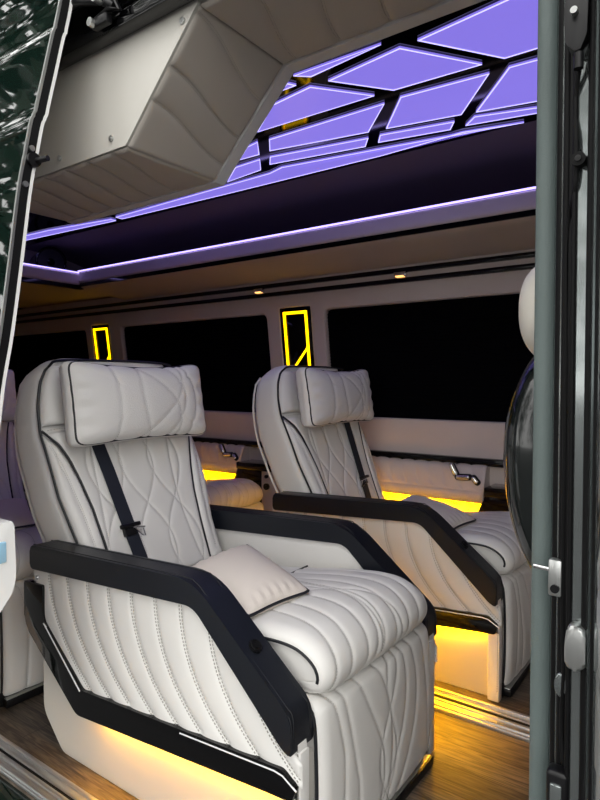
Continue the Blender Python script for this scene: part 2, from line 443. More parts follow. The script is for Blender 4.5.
def on_back(y, z, off=0.0):
    p, n = spine(z); hw = bhw(z); a = min(1, abs(y) / hw)
    c = -.035 * max(0, (a - .80) / .20) ** 2 + .018 * max(0, (a - .55)) * (1 if a < .9 else .9)
    return (p[0] + n[0] * (off + c), y, p[1] + n[1] * (off + c))

def backrest(root):
    mb = MB(); NR = 72; rings = []
    zs = list(range(0, 140, 5)) + [139]
    def ring(cx, cz, nx, nz, hw, th, cfrac=1.0):
        r = []
        for k in range(NR):
            a = 2 * PI * k / NR; ca, sa = math.cos(a), math.sin(a); e = 2 / 5.0
            y = hw * math.copysign(abs(ca) ** e, ca); d = th / 2 * math.copysign(abs(sa) ** e, sa)
            if d > 0: d *= 1.0
            r.append((cx + nx * (d - th / 2), y, cz + nz * (d - th / 2)))
        return r
    for i in zs:
        z = SZ[i]; th = float(np.interp(z, [.42, .9, 1.1, 1.16], [.20, .205, .165, .12]))
        rings.append(ring(SP[i, 0] - SN[i, 0] * .008, SP[i, 1] - SN[i, 1] * .008, SN[i, 0], SN[i, 1], bhw(z), th))
    p = SP[-1]; n = SN[-1]
    for k, (dz, sc_, th) in enumerate(((.012, .97, .11), (.020, .90, .09), (.024, .78, .06))):
        cx = p[0] - n[0] * (.06 - th / 2); rings.append(ring(cx, p[1] + dz, n[0], n[1], bhw(1.16) * sc_, th))
    vs = [q for r in rings for q in r]; fs = []
    for i in range(len(rings) - 1):
        for k in range(NR): fs.append((i * NR + k, i * NR + (k + 1) % NR, (i + 1) * NR + (k + 1) % NR, (i + 1) * NR + k))
    fs.append(tuple((len(rings) - 1) * NR + k for k in range(NR))); fs.append(tuple(range(NR))[::-1])
    fs = [f[::-1] for f in fs]
    mb.add(vs, fs)
    bm = bmesh.new()
    o = mb.build('backrest', [M['white'], M['thread']], root, ang=60)
    # ---- upholstered fields on the front
    f = MB()
    nu, nv = 150, 150
    zz = np.linspace(.46, .94, nv); uu = np.linspace(-1, 1, nu)
    P = np.zeros((nu, nv, 3)); S = np.zeros((nu, nv)); T = np.zeros((nu, nv))
    for j, z in enumerate(zz):
        for i, u in enumerate(uu):
            y = u * inner(z); P[i, j] = on_back(y, z, .003); S[i, j] = y; T[i, j] = (z - .46) / .48 * .55
    g = lambda t: .55 * t
    fns = []
    for c0 in (-.13, .0, .12):
        fns.append(lambda t, c=c0: (c + .055 * math.sin(2 * PI * (t * .95 + .05)) - .05 * (t - .5), g(t)))
        fns.append(lambda t, c=c0: (c - .055 * math.sin(2 * PI * (t * .95 + .05)) + .05 * (t - .5), g(t)))
    fns.append(lambda t: (.17 - .03 * math.sin(PI * t), g(t)))
    fns.append(lambda t: (-.20 + .04 * t, g(t)))
    lines = rib_lines(fns, 36)
    quilt(f, P, S, T, lines, h=.0055, w=.007, edge=.02, base=.002, flip=False, stitch=lines, dash=(.004, .0065, .0011))
    f.build('centre_quilt', [M['white'], M['thread']], o, ang=60)
    for sg in (-1, 1):
        b = MB(); nu2, nv2 = 30, 110
        zz = np.linspace(.46, 1.0, nv2); P = np.zeros((nu2, nv2, 3))
        for j, z in enumerate(zz):
            a0 = inner(z) if z < .945 else .300 + (z - .945) * .1; a1 = bhw(z) - .010
            zc = z
            for i in range(nu2):
                y = a0 + .003 + (a1 - a0 - .003) * i / (nu2 - 1)
                y = max(y, a0); P[i, j] = on_back(sg * y, min(zc, .955), -.004)
        S = np.abs(P[:, :, 1]).copy(); T = P[:, :, 2].copy()
        ln = [[(inner(z) + (bhw(z) - inner(z)) * .45, z) for z in np.linspace(.5, .90, 20)]]
        quilt(b, P, S, T, ln, h=.016, w=.022, edge=.035, base=.012, flip=(sg < 0), stitch=ln, rows=(-.002, .002), dash=(.004, .0065, .0010))
        b.build('bolster', [M['white'], M['thread']], o, ang=60)
    hd = MB(); nu3, nv3 = 90, 50; P = np.zeros((nu3, nv3, 3))
    zz = np.linspace(.965, 1.150, nv3)
    for j, z in enumerate(zz):
        for i in range(nu3):
            u = -1 + 2 * i / (nu3 - 1); P[i, j] = on_back(u * (bhw(z) - .012), z, -.004)
    quilt(hd, P, P[:, :, 1].copy(), P[:, :, 2].copy(), None, h=.012, edge=.02, flip=False)
    for k in range(70):
        y = -.29 + k * .0084; q = on_back(y, .950, .001); q2 = on_back(y + .005, .950, .001)
        hd.tube([q, q2], .0008, 4, 1)
    hd.build('headrest_panel', [M['white'], M['thread']], o, ang=60)
    # ---- piping
    pp = MB(); zr = np.linspace(.46, 1.150, 60)
    path = [on_back(-(bhw(z) - .006), z, .002) for z in zr]
    topz = spine(1.155)
    arc = [(SP[-1, 0] + .004 - .012 * math.sin(PI * k / 20), -bhw(1.155) * math.cos(PI * k / 20) * (1.0 - .02 * math.sin(PI * k / 20)), 1.157 + .018 * math.sin(PI * k / 20) ** .5) for k in range(1, 20)]
    path2 = [on_back(bhw(z) - .006, z, .002) for z in zr[::-1]]
    pp.tube(path + arc + path2, .0045, 8); pp.build('piping', M['piping'], o)
    for sg in (-1, 1):
        pp = MB(); pp.tube([on_back(sg * inner(z), z, .006) for z in np.linspace(.46, .93, 40)] + [on_back(sg * (.303), .952, .004)], .0040, 8); pp.build('piping', M['piping'], o)
    for sg in (-1, 1):
        wp = MB(); pts = []
        for i in zs[:-1]:
            z = SZ[i]; th = float(np.interp(z, [.42, .9, 1.1, 1.16], [.20, .205, .165, .12]))
            d = th * .99 + .006
            pts.append((SP[i, 0] - SN[i, 0] * d, sg * (bhw(z) - .022), SP[i, 1] - SN[i, 1] * d))
        wp.tube(pts, .005, 8); wp.build('back_edge_welt', M['white'], o)
    return o

def pillow_mesh(mb, corners, th, nu=70, nv=50, dip=(0, 0), lines=None, stitch=True, pw=.5, ear=0.0, up=None, mi=0, smi=1, wrinkle=0.0):
    """corners: 4 points a,b,c,d (u along ab, v along ad); a closed cushion"""
    a, b, c, d = [np.array(q, float) for q in corners]
    n = np.cross(b - a, d - a); n /= np.linalg.norm(n)
    W = np.linalg.norm(b - a); Hh = np.linalg.norm(d - a)
    def base(u, v):
        p = (a * (1 - u) + b * u) * (1 - v) + (d * (1 - u) + c * u) * v
        U = 2 * u - 1; V = 2 * v - 1
        vd = (d - a) / Hh; ud = (b - a) / W
        # straight sides pulled inwards between the corners
        p = p - vd * dip[0] * (1 - U * U) * V - ud * dip[1] * (1 - V * V) * U
        return p
    us = np.linspace(0, 1, nu); vs_ = np.linspace(0, 1, nv)
    # denser towards the rim
    us = .5 - .5 * np.cos(PI * us); vs_ = .5 - .5 * np.cos(PI * vs_)
    rs = .06
    for side in (1, -1):
        P = np.zeros((nu, nv, 3)); S = np.zeros((nu, nv)); T = np.zeros((nu, nv))
        for i, u in enumerate(us):
            for j, v in enumerate(vs_):
                U, V = 2 * u - 1, 2 * v - 1
                # slightly rounded corners
                k = 1 - .035 * (abs(U) ** 6 * abs(V) ** 6)
                uu, vv = .5 + U * k / 2, .5 + V * k / 2
                t = (max(0, 1 - abs(U) ** 2.6) * max(0, 1 - abs(V) ** 2.2)) ** pw
                t += wrinkle * math.exp(-((abs(U) - .88) / .1) ** 2) * math.sin(V * 24) * (1 - V * V)
                P[i, j] = base(uu, vv) + n * side * th / 2 * t
                S[i, j] = u * W; T[i, j] = v * Hh
        if side == 1 and lines:
            quilt(mb, P, S, T, lines, h=.006, w=.010, edge=.02, flip=False, stitch=lines if stitch else None, mi=mi, smi=smi, dash=(.0035, .006, .0010))
        else:
            quilt(mb, P, S, T, None, h=0.0, edge=0, flip=(side < 0), mi=mi)
    rim = []
    K = 24
    for k in range(K): rim.append((k / K, 0))
    for k in range(K): rim.append((1, k / K))
    for k in range(K): rim.append((1 - k / K, 1))
    for k in range(K): rim.append((0, 1 - k / K))
    out = []
    for u, v in rim:
        U, V = 2 * u - 1, 2 * v - 1; k = 1 - .035 * (abs(U) ** 6 * abs(V) ** 6)
        out.append(base(.5 + U * k / 2, .5 + V * k / 2))
    return out, n

def head_pillow(root):
    mb = MB()
    cx = -.930
    dirz = np.array([-.16, 0, 1.0]); dirz /= np.linalg.norm(dirz)
    c = np.array([cx, .000, 1.032]); w, h = .285, .138
    A = c + np.array([0, -w, 0]) - dirz * h; B = c + np.array([0, w, 0]) - dirz * h
    C = c + np.array([0, w, 0]) + dirz * h; D = c + np.array([0, -w, 0]) + dirz * h
    W, H = 2 * w, 2 * h
    fns = [lambda t: (.145 + .012 * math.sin(PI * t), H * t), lambda t: (.285 - .02 * math.sin(PI * t) - .03 * t, H * t),
           lambda t: (.24 + .20 * math.sin(PI * t * .62) , H * t), lambda t: (.40 - .16 * t ** 1.5 + .05 * math.sin(PI * t), H * t),
           lambda t: (.36 + .12 * math.sin(PI * t * .8) - .06 * t, H * t), lambda t: (.455 + .045 * math.sin(PI * t), H * t)]
    lines = rib_lines(fns, 26)
    th = .15; wv = dirz * h; uv = np.array([0, w, 0]); n = np.cross(uv, wv); n /= np.linalg.norm(n); PN = 13
    def pnt(U, V, side):
        m = max(abs(U), abs(V)); p_ = (abs(U) ** PN + abs(V) ** PN) ** (1 / PN) + 1e-9; k = m / p_; x, y = U * k, V * k
        t = max(0, 1 - m ** 7) ** .5 * (.72 + .28 * (1 - U * U) * (1 - V * V))
        t += .05 * math.exp(-((m - .86) / .09) ** 2) * math.sin(V * 15 + .5) * (1 if abs(U) > abs(V) else 0) * (1 - V * V)
        dip = 1 - .17 * (1 - x * x) * (1 if V > 0 else .5)
        return c + uv * x * (1 - .02 * (1 - y * y)) + wv * y * dip + n * side * th / 2 * t
    nu, nv = 120, 84
    Us = np.sin(np.linspace(-PI / 2, PI / 2, nu)); Vs = np.sin(np.linspace(-PI / 2, PI / 2, nv))
    for side in (1, -1):
        P = np.array([[pnt(U, V, side) for V in Vs] for U in Us]); S = (Us[:, None] + 1) * w + 0 * Vs[None, :]; T = (Vs[None, :] + 1) * h + 0 * Us[:, None]
        if side == 1: quilt(mb, P, S, T, lines, h=.005, w=.008, edge=.05, stitch=lines, dash=(.0035, .006, .0012))
        else: quilt(mb, P, S, T, None, h=0, edge=0, flip=True)
    o = mb.build('head_pillow', [M['perf'], M['thread']], root, ang=70)
    pp = MB(); K = 40; q = .965; rim = []
    for k in range(K): rim.append((-q + 2 * q * k / K, -q))
    for k in range(K): rim.append((q, -q + 2 * q * k / K))
    for k in range(K): rim.append((q - 2 * q * k / K, q))
    for k in range(K): rim.append((-q, q - 2 * q * k / K))
    pp.tube([pnt(U, V, 1) + n * .002 for U, V in rim], .0046, 8, closed=True)
    pp.build('piping', M['piping'], o)
    return o

def seat_belt(root):
    mb = MB(); W = .024
    pts = [(-.148, .93), (-.142, .88), (-.130, .80), (-.118, .70), (-.108, .62), (-.10, .56), (-.095, .52)]
    L, R = [], []
    for y, z in pts:
        p = np.array(on_back(y, z, .020)); L.append(p + np.array([0, -W, 0])); R.append(p + np.array([0, W, 0]))
    vs, fs = [], []
    for l, r in zip(L, R):
        nrm = np.array([.003, 0, .0012]); vs += [l, r, r - nrm, l - nrm]
    for i in range(len(L) - 1):
        for k in range(4): fs.append((i * 4 + k, i * 4 + (k + 1) % 4, (i + 1) * 4 + (k + 1) % 4, (i + 1) * 4 + k))
    fs += [(3, 2, 1, 0), tuple((len(L) - 1) * 4 + k for k in range(4))]
    mb.add(vs, [f[::-1] for f in fs])
    o = mb.build('seat_belt', M['webbing'], root, smooth=False)
    c = np.array(on_back(-.108, .628, .027)); b = MB()
    rot = Matrix.Rotation(math.radians(-24), 3, 'Y')
    b.box(c - np.array([.007, .040, .006]), c + np.array([.007, .036, .008]), 0, .004, rot=rot)
    b.box(c - np.array([.010, .026, .034]), c + np.array([.006, .018, -.004]), 0, .004, rot=rot)
    t = b.build('belt_tongue', M['plastic'], o)
    k = MB()
    k.tube([c + np.array([.012, .004, -.006]), c + np.array([.020, .034, -.034]), c + np.array([.014, .048, -.040]), c + np.array([.013, .040, -.012])], .0028, 8, closed=True)
    k.tube([c + np.array([.012, .000, -.004]), c + np.array([.012, .046, -.010])], .0030, 8)
    k.build('metal_tongue', M['chrome'], t)
    return o

def arm_switch(root):
    mb = MB(); n = Vector((.63, 0, .776)); c = Vector((-.128, -.334, .5115)) + n * .002
    mb.cyl(c, n, .0165, .008, 28); s = MB()
    o = mb.build('switch', M['plastic'], root)
    s.tube([c + n * .005 + Matrix.Rotation(2 * PI * k / 24, 3, n) @ Vector((0, .0125, 0)) for k in range(24)], .0018, 8, closed=True)
    s.cyl(c + n * .005, n, .007, .004, 20)
    s.build('switch_ring', M['blackrubber'], o)

def make_seat(far_arm=True):
    root = empty('captain_seat')
    side_panel(root, -1); arm_pad(root, -1)
    if far_arm: side_panel(root, 1); arm_pad(root, 1)
    cushion(root); footrest(root); backrest(root); head_pillow(root); seat_belt(root); arm_switch(root)
    return root

seat1 = make_seat(True)
G_SEAT = 'captain seats in the van'
tag(seat1, 'large white quilted leather captain seat nearest the open door, with two black armrests', 'seat', G_SEAT)
seat1.location = (-.727, 1.340, 0)
def place_seat(x, y, z, label, drop=()):
    s = copy_tree(seat1); s.location = (x, y, z); tag(s, label, 'seat', G_SEAT); return s
seat2 = place_seat(-.655, 2.417, 0, 'white quilted captain seat across the aisle, beside the long dark window on the right')
# the window-side seats lean on the wall console: no arm on that side
def strip_far(s):
    for ch in list(s.children):
        nm = ch.name.split('.')[0]
        if nm in ('side_panel', 'armrest', 'side_trim', 'light_strip', 'inner_panel'):
            ys = [v.co.y for v in ch.data.vertices]
            if sum(ys) / len(ys) > 0:
                for g in list(ch.children): bpy.data.objects.remove(g)
                bpy.data.objects.remove(ch)
strip_far(seat2)
for ch in seat2.children:
    nm = ch.name.split('.')[0]
    if nm in ('backrest', 'head_pillow', 'seat_belt'): ch.location.x += .045
    if nm == 'seat_belt': ch.scale.y = -1
seat3 = copy_tree(seat2); seat3.location = (-2.22, 2.405, 0)
tag(seat3, 'shaded captain seat by the wall, seen in the gap between the two front seats', 'seat', G_SEAT)
seat4 = place_seat(-2.03, 1.330, 0, 'shadowed violet-lit captain seat at the left edge, directly behind the nearest seat')

# throw pillows
def throw_pillow(base, label):
    bx, by = base
    root = empty('throw_pillow', (bx, by, .535))
    mb = MB()
    A = (-.52, -.225, .030); B = (-.205, -.265, .002); C = (-.185, -.035, .004); D = (-.55, .125, .038)
    rim, n = pillow_mesh(mb, (A, B, C, D), .100, 60, 50, dip=(.012, .012), pw=.50, wrinkle=.05)
    mb.build('cover', M['fabric'], root, ang=70)
    pp = MB(); pp.tube([p for p in rim], .0042, 8, closed=True); pp.build('piping', M['piping'], root)
    tag(root, label, 'pillow', 'throw pillows on the seats'); return root
tp = throw_pillow((-.727, 1.340), 'pale beige suede throw pillow with black piping lying on the nearest white seat')
for (x, y), lb in ((( -.655, 2.417), 'mauve-grey throw pillow behind the armrest of the seat across the aisle'),
                   ((-2.22, 2.405), 'small dark throw pillow on the shaded window seat, in front of the amber glow'),
                   ((-2.03, 1.330), 'orange-lit throw pillow on the shadowed seat at the left edge')):
    c = copy_tree(tp); c.location = (x, y, .535); tag(c, lb, 'pillow', 'throw pillows on the seats')

# ------------------------------------------------------------------ shell of the van
def struct(name, mb, m, parent=None, **k):
    o = mb.build(name, m, parent, **k)
    if parent is None: tag(o, kind='structure')
    return o
b = MB(); b.box((-6.2, .86, -.06), (1.4, 3.0, -.02)); struct('floor', b, M['wood'], smooth=False)
# aluminium floor rails
def floor_rail(y0, y1, z, x0, x1, name):
    b = MB(); b.box((x0, y0, -.022), (x1, y1, z), 0, .003)
    w = y1 - y0
    for k in (.12, .38, .62, .88):
        b.box((x0, y0 + w * k - .006, z - .002), (x1, y0 + w * k + .006, z + .006), 0, .003)
    b.box((x0, y0 + w * .44, z - .001), (x1, y0 + w * .56, z + .002), 1)
    return struct(name, b, [M['alu'], M['blackrubber']])
floor_rail(1.900, 2.035, -.008, -6.0, 1.3, 'trim_1')
floor_rail(.86, .950, -.010, -6.0, 1.3, 'trim_2')

YW0 = 2.93
def yw(z): return YW0 - max(0, z - .9) * .13
# side wall with window openings (curve fill gives a clean holed panel)
def holed(outer, holes, depth, bev):
    cu = bpy.data.curves.new('tmp', 'CURVE'); cu.dimensions = '2D'; cu.fill_mode = 'BOTH'; cu.extrude = depth; cu.bevel_depth = bev; cu.bevel_resolution = 3
    for pl in [outer] + holes:
        sp = cu.splines.new('POLY'); sp.points.add(len(pl) - 1)
        for i, q in enumerate(pl): sp.points[i].co = (q[0], q[1], 0, 1)
        sp.use_cyclic_u = True
    o = bpy.data.objects.new('tmp', cu); COL.objects.link(o)
    me = bpy.data.meshes.new_from_object(o.evaluated_get(bpy.context.evaluated_depsgraph_get()))
    vs = [v.co[:] for v in me.vertices]; fs = [tuple(p.vertices) for p in me.polygons]
    bpy.data.objects.remove(o); bpy.data.curves.remove(cu); bpy.data.meshes.remove(me)
    return vs, fs
WZ0, WZ1 = .895, 1.520
wins = [(-1.90, .10), (-3.72, -2.30), (-5.6, -4.13)]
holes = [round_poly([(a, WZ0), (c, WZ0), (c, WZ1), (a, WZ1)], .05, 6) for a, c in wins]
lamps = [(-2.215, -1.975), (-4.065, -3.835)]
holes_l = [round_poly([(a, 1.07), (c, 1.07), (c, 1.545), (a, 1.545)], .02, 4) for a, c in lamps]
vs, fs = holed([(-6.2, .70), (1.4, .70), (1.4, 1.72), (-6.2, 1.72)], holes + holes_l, .012, .010)
b = MB(); b.add([(x, yw(z) + .0 - d, z) for x, z, d in vs], fs); struct('wall_left', b, M['wall_cream'], ang=50)
b = MB(); b.box((-6.2, 2.965, -.06), (1.4, 3.02, 2.2)); struct('wall_left_outer', b, M['plastic'], smooth=False)
for i, (a, c) in enumerate(wins):
    b = MB()
    b.prism([(a - .03, WZ0 - .03), (c + .03, WZ0 - .03), (c + .03, WZ1 + .03), (a - .03, WZ1 + .03)], lambda x, z, t: (x, yw(z) + t, z), .026, .032)
    w = struct('window_%d' % (i + 1), b, M['glassblack'], smooth=False)
    s = MB(); z = WZ0 + .012
    while z < WZ1:
        y = yw(z) + .014; s.add([(a - .02, y - .006, z - .003), (c + .02, y - .006, z - .003), (c + .02, y + .006, z + .011), (a - .02, y + .006, z + .011),
                                 (a - .02, y - .0065, z - .002), (c + .02, y - .0065, z - .002), (c + .02, y + .0055, z + .012), (a - .02, y + .0055, z + .012)],
                                [(0, 1, 2, 3), (7, 6, 5, 4), (0, 4, 5, 1), (2, 6, 7, 3)])
        z += .018
    x = a + .22
    while x < c - .1:
        s.tube([(x, yw(WZ0) + .004, WZ0), (x, yw(WZ1) + .004, WZ1)], .0012, 5); x += .42
    s.build('blind', M['blind'], w, smooth=False)

# decorative yellow lamps between the windows
for i, (a, c) in enumerate(lamps):
    cx = (a + c) / 2; root = empty('wall_lamp', (cx, yw(1.07), 1.07))
    lf = lambda x, z, t: (x, yw(z + 1.07) - yw(1.07) + t, z)
    b = MB(); b.prism(round_poly([(-.118, .002), (.118, .002), (.118, .473), (-.118, .473)], .02, 4), lf, -.018, .020, .004, 2)
    b.build('back_plate', M['gloss'], root)
    y = MB(); w = .015
    def bar(p, q, wd=w):
        p = Vector(p); q = Vector(q); d = (q - p).normalized(); nn = Vector((-d.y, d.x)) * wd / 2
        y.prism([(p - nn)[:], (q - nn)[:], (q + nn)[:], (p + nn)[:]], lf, -.024, -.018)
    X, Z0, Z1 = .078, .045, .435
    bar((-X, Z0 + .0), (-X, Z1 + w / 2)); bar((-X, Z1), (X, Z1)); bar((X, Z1 + w / 2), (X, Z0)); bar((-X, Z0 + .02), (X, Z0 + .19), .010); bar((-X, Z0), (X, Z0))
    y.build('light_bar', M['yellow'], root, smooth=False)
    tag(root, ('upright black wall lamp with a glowing yellow outline, right of the long middle window', 'upright black wall lamp with a glowing yellow outline, farthest left above the nearest headrest')[i],
        'wall lamp', 'yellow outline wall lamps')

# belt rail (black), lower upholstered wall
b = MB(); b.box((-6.2, 2.872, .690), (1.4, 2.94, .726), 0, .006); b.box((-6.2, 2.86, .700), (1.4, 2.90, .712), 0, .004)
struct('trim_3', b, M['gloss'])
def wall_pad(x0, x1, name='wall_pad'):
    mb = MB()
    prof = catmull([(2.90, .692), (2.865, .688), (2.845, .66), (2.825, .60), (2.81, .560), (2.825, .525), (2.87, .515)], 50)
    nu = int((x1 - x0) / .008); nv = len(prof); sv = np.concatenate([[0], np.cumsum(np.linalg.norm(np.diff(prof, axis=0), axis=1))])
    xs = np.linspace(x0, x1, nu); P = np.zeros((nu, nv, 3)); S = np.zeros((nu, nv)); T = np.zeros((nu, nv))
    for i, x in enumerate(xs): P[i, :, 0] = x; P[i, :, 1] = prof[:, 0]; P[i, :, 2] = prof[:, 1]; S[i] = x; T[i] = sv
    Lm = sv[-1] * .62
    lines = [[(x0 - .1 + k * .075 + .05 * t ** 1.4 * 1.2, Lm * t) for t in np.linspace(0, 1, 10)] for k in range(int((x1 - x0 + .1) / .075))]
    lines = [l for l in lines if l[0][0] > x0 and l[-1][0] < x1]
    lines.append([(x0, Lm), (x1, Lm)])
    quilt(mb, P, S, T, lines, h=.007, w=.010, edge=.015, flip=True)
    mb.prism([(a, c) for a, c in prof[::4]] + [(2.95, .515), (2.95, .692)], lambda a, c, t: (t, a + .003, c), x0 + .003, x1 - .003)
    return mb
for i, (x0, x1) in enumerate(((-1.85, -.965), (-3.40, -2.515))):
    mb = wall_pad(x0, x1); o = mb.build('padded_ledge', M['wall_cream'])
    tag(o, ('quilted beige padded wall ledge under the right-hand window, carrying the seat controls', 'quilted beige padded wall ledge under the middle window, between the two seat backs')[i], 'wall ledge', 'padded ledges along the wall')
b = MB(); b.box((-6.2, 2.915, -.03), (1.4, 2.955, .70)); struct('wall_left_lower', b, M['wall_cream'], smooth=False)
# LED strips below the padded wall ledges, seat controls, black consoles
for i, dx in enumerate((0, -1.55)):
    r = empty('strip_light', (-1.3 + dx, 2.89, .512))
    b = MB(); b.box((-.42, -.006, -.006), (.33, .006, .002)); b.build('led_tape', M['yellow_strip'], r, smooth=False)
    b = MB(); b.box((-.43, -.010, .0015), (.34, .024, .006)); b.build('channel', M['silver'], r, smooth=False)
    tag(r, ('amber light strip under the padded wall ledge beside the seat across the aisle', 'amber light strip under the padded wall ledge beside the shaded window seat')[i], 'light strip', 'amber strips under the padded wall ledges')
    c = empty('side_console', (-.965 + dx, 2.86, 0))
    k = MB(); k.prism([(-.035, .43), (.035, .60), (.21, .60), (.21, -.02), (.0, -.02)], lambda a, z, t: (a, t, z), -.09, .055, .006, 2); k.build('post', M['gloss'], c)
    k = MB(); k.box((.02, -.100, .565), (.62, .055, .607), 0, .006); k.build('top_strip', M['gloss'], c)
    k = MB(); k.box((.21, -.085, -.02), (.60, .055, .568), 0, .006); k.build('body', M['wall_cream'], c)
    for zz in (.535, .475):
        k = MB(); k.cyl((.255, -.09, zz), (0, -1, 0), .020 if zz < .5 else .011, .014, 24); k.cyl((.255, -.099, zz), (0, -1, 0), .011 if zz < .5 else .006, .01, 20, 0); k.build('socket', M['plastic'], c)
    tag(c, ('black-topped side console beside the right-hand window seat', 'black-topped beige side console with two round sockets, between the two seat backs')[i], 'console', 'side consoles along the wall')
    s = empty('seat_control', (-1.075 + dx, 2.822, .655))
    def pill(p, q, r_, name, z0=0):
        k = MB(); p, q = Vector(p), Vector(q); d_ = (q - p).normalized() * r_; k.tube([p - d_ * .9, p - d_ * .7, p - d_ * .3, p, q, q + d_ * .3, q + d_ * .7, q + d_ * .9], [r_ * c_ for c_ in (.35, .7, .95, 1, 1, .95, .7, .35)], 14); me = k.build(name, M['plastic'] if r_ > .0155 else M['chrome'], s)
    F = lambda x, z, t=0: (x, -t, z)
    pill(F(-.050, .035), F(-.030, -.004), .0165, 'back_button_bezel'); pill(F(-.050, .036, .006), F(-.030, -.002, .006), .0135, 'back_button')
    pill(F(-.020, -.020), F(.038, -.016), .0165, 'seat_button_bezel'); pill(F(-.017, -.020, .005), F(.034, -.016, .005), .0135, 'seat_button')
    pill(F(.060, -.018), F(.078, -.038), .0165, 'leg_button_bezel'); pill(F(.061, -.019, .005), F(.076, -.035, .005), .0130, 'leg_button')
    tag(s, ('chrome seat-shaped power control on the padded wall ledge beside the seat across the aisle', 'chrome seat-shaped power control on the wall between the two seat backs')[i], 'seat control', 'power seat controls')

# overhead: wall rails, soffit, shelf lip
b = MB()
for z in (1.622, 1.672): b.box((-6.2, yw(z) - .040, z - .013), (1.4, yw(z) + .02, z + .011), 0, .005)
b.box((-6.2, yw(1.65) - .018, 1.62), (1.4, yw(1.65) + .02, 1.68), 1)
struct('trim_4', b, [M['gloss'], M['tan']])
sof = catmull([(2.85, 1.685), (2.78, 1.700), (2.65, 1.712), (2.54, 1.722), (2.455, 1.732), (2.425, 1.742)], 30)
b = MB(); pl = [tuple(q) for q in sof] + [(2.435, 1.762), (2.86, 1.762)]
b.prism(pl, lambda y, z, t: (t, y, z), -3.62, 1.4)
# grain lines of the soffit run across the van
struct('overhead_soffit', b, M['tan'], ang=50)
def lip_profile(o_):    # (offset outward from lip, z)
    return round_poly([(0.030, 1.768), (-.006, 1.764), (-.012, 1.778), (.000, 1.835), (.012, 1.846), (.040, 1.846)], .006, 3)
b = MB(); b.prism(lip_profile(0), lambda a, z, t: (t, 2.42 + a, z), -3.6, 1.4); b.box((-3.6, 2.416, 1.742), (1.4, 2.45, 1.765), 1)
b.box((-3.6, 2.45, 1.81), (1.4, 2.90, 1.825), 2)
struct('shelf_lip', b, [M['wall_cream'], M['gloss'], M['darkliner']], ang=50)
b = MB(); b.prism(lip_profile(0), lambda a, z, t: (-3.6 - a, t, z - .012), 1.30, 2.45); b.box((-3.63, 1.30, 1.728), (-3.596, 2.45, 1.752), 1); b.box((-5.0, 1.30, 1.735), (-3.62, 2.9, 1.75), 2)
b.box((-5.0, 1.30, 1.80), (-3.62, 2.9, 1.815), 3)
struct('rear_shelf', b, [M['wall_cream'], M['gloss'], M['tan'], M['darkliner']], ang=50)
r = empty('strip_light', (-1.1, 2.425, 1.849)); b = MB(); b.box((-2.52, -.004, -.002), (2.4, .006, .004)); b.build('led_tape', M['purple_strip'], r, smooth=False)
b = MB(); b.box((-2.52, .006, -.004), (2.4, .016, .005)); b.build('channel', M['gloss'], r, smooth=False)
tag(r, 'violet light strip along the top edge of the long overhead shelf', 'light strip')
r = empty('strip_light', (-3.604, 1.88, 1.837)); b = MB(); b.box((-.006, -.55, -.002), (.004, .54, .004)); b.build('led_tape', M['purple_strip'], r, smooth=False)
tag(r, 'short violet light strip on the rear shelf edge beside the sliding door', 'light strip')
# dark liner of the shelf recess, and rear bulkhead recess
b = MB()
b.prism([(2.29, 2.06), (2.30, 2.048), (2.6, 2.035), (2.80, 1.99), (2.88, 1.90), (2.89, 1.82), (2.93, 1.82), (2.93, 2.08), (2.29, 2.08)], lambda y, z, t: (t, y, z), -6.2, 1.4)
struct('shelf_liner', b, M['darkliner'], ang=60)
b = MB(); b.box((-4.16, 1.3, 1.81), (-4.12, 2.9, 2.06)); struct('wall_back_upper', b, M['wall_cream'], smooth=False)
# round speaker in the rear corner of the shelf
r = empty('speaker', (-3.93, 2.39, 1.820))
b = MB(); b.cyl((0, .0, .105), (1, -.35, 0), .100, .22, 36); b.build('body', M['plastic'], r)
b = MB(); ax = Vector((1, -.35, 0)).normalized(); cc = Vector((0, 0, .105)) + ax * .112
side = ax.cross(Vector((0, 0, 1)))
b.tube([cc + (side * math.cos(2 * PI * k / 40) + Vector((0, 0, 1)) * math.sin(2 * PI * k / 40)) * .095 for k in range(40)], .009, 8, closed=True)
b.cyl(cc, ax, .035, .02, 24, r2=.012); b.build('cone', M['gloss'], r)
tag(r, 'round black speaker in the rear corner of the overhead shelf', 'speaker')

# small downlights in the black rail
for i, (x, lb) in enumerate(((-1.40, 'small amber downlight in the black rail above the right-hand window'), (-2.34, 'small amber downlight in the black rail above the right wall lamp'))):
    r = empty('downlight', (x, 2.80, 1.650)); b = MB(); b.box((-.035, -.012, -.012), (.035, .03, .012), 0, .004); b.build('bezel', M['chrome'], r)
    b = MB(); b.box((-.024, -.014, -.014), (.024, .01, -.006), 0, .003); b.build('lens', M['amber_lens'], r)
    tag(r, lb, 'downlight', 'amber downlights in the black rail')

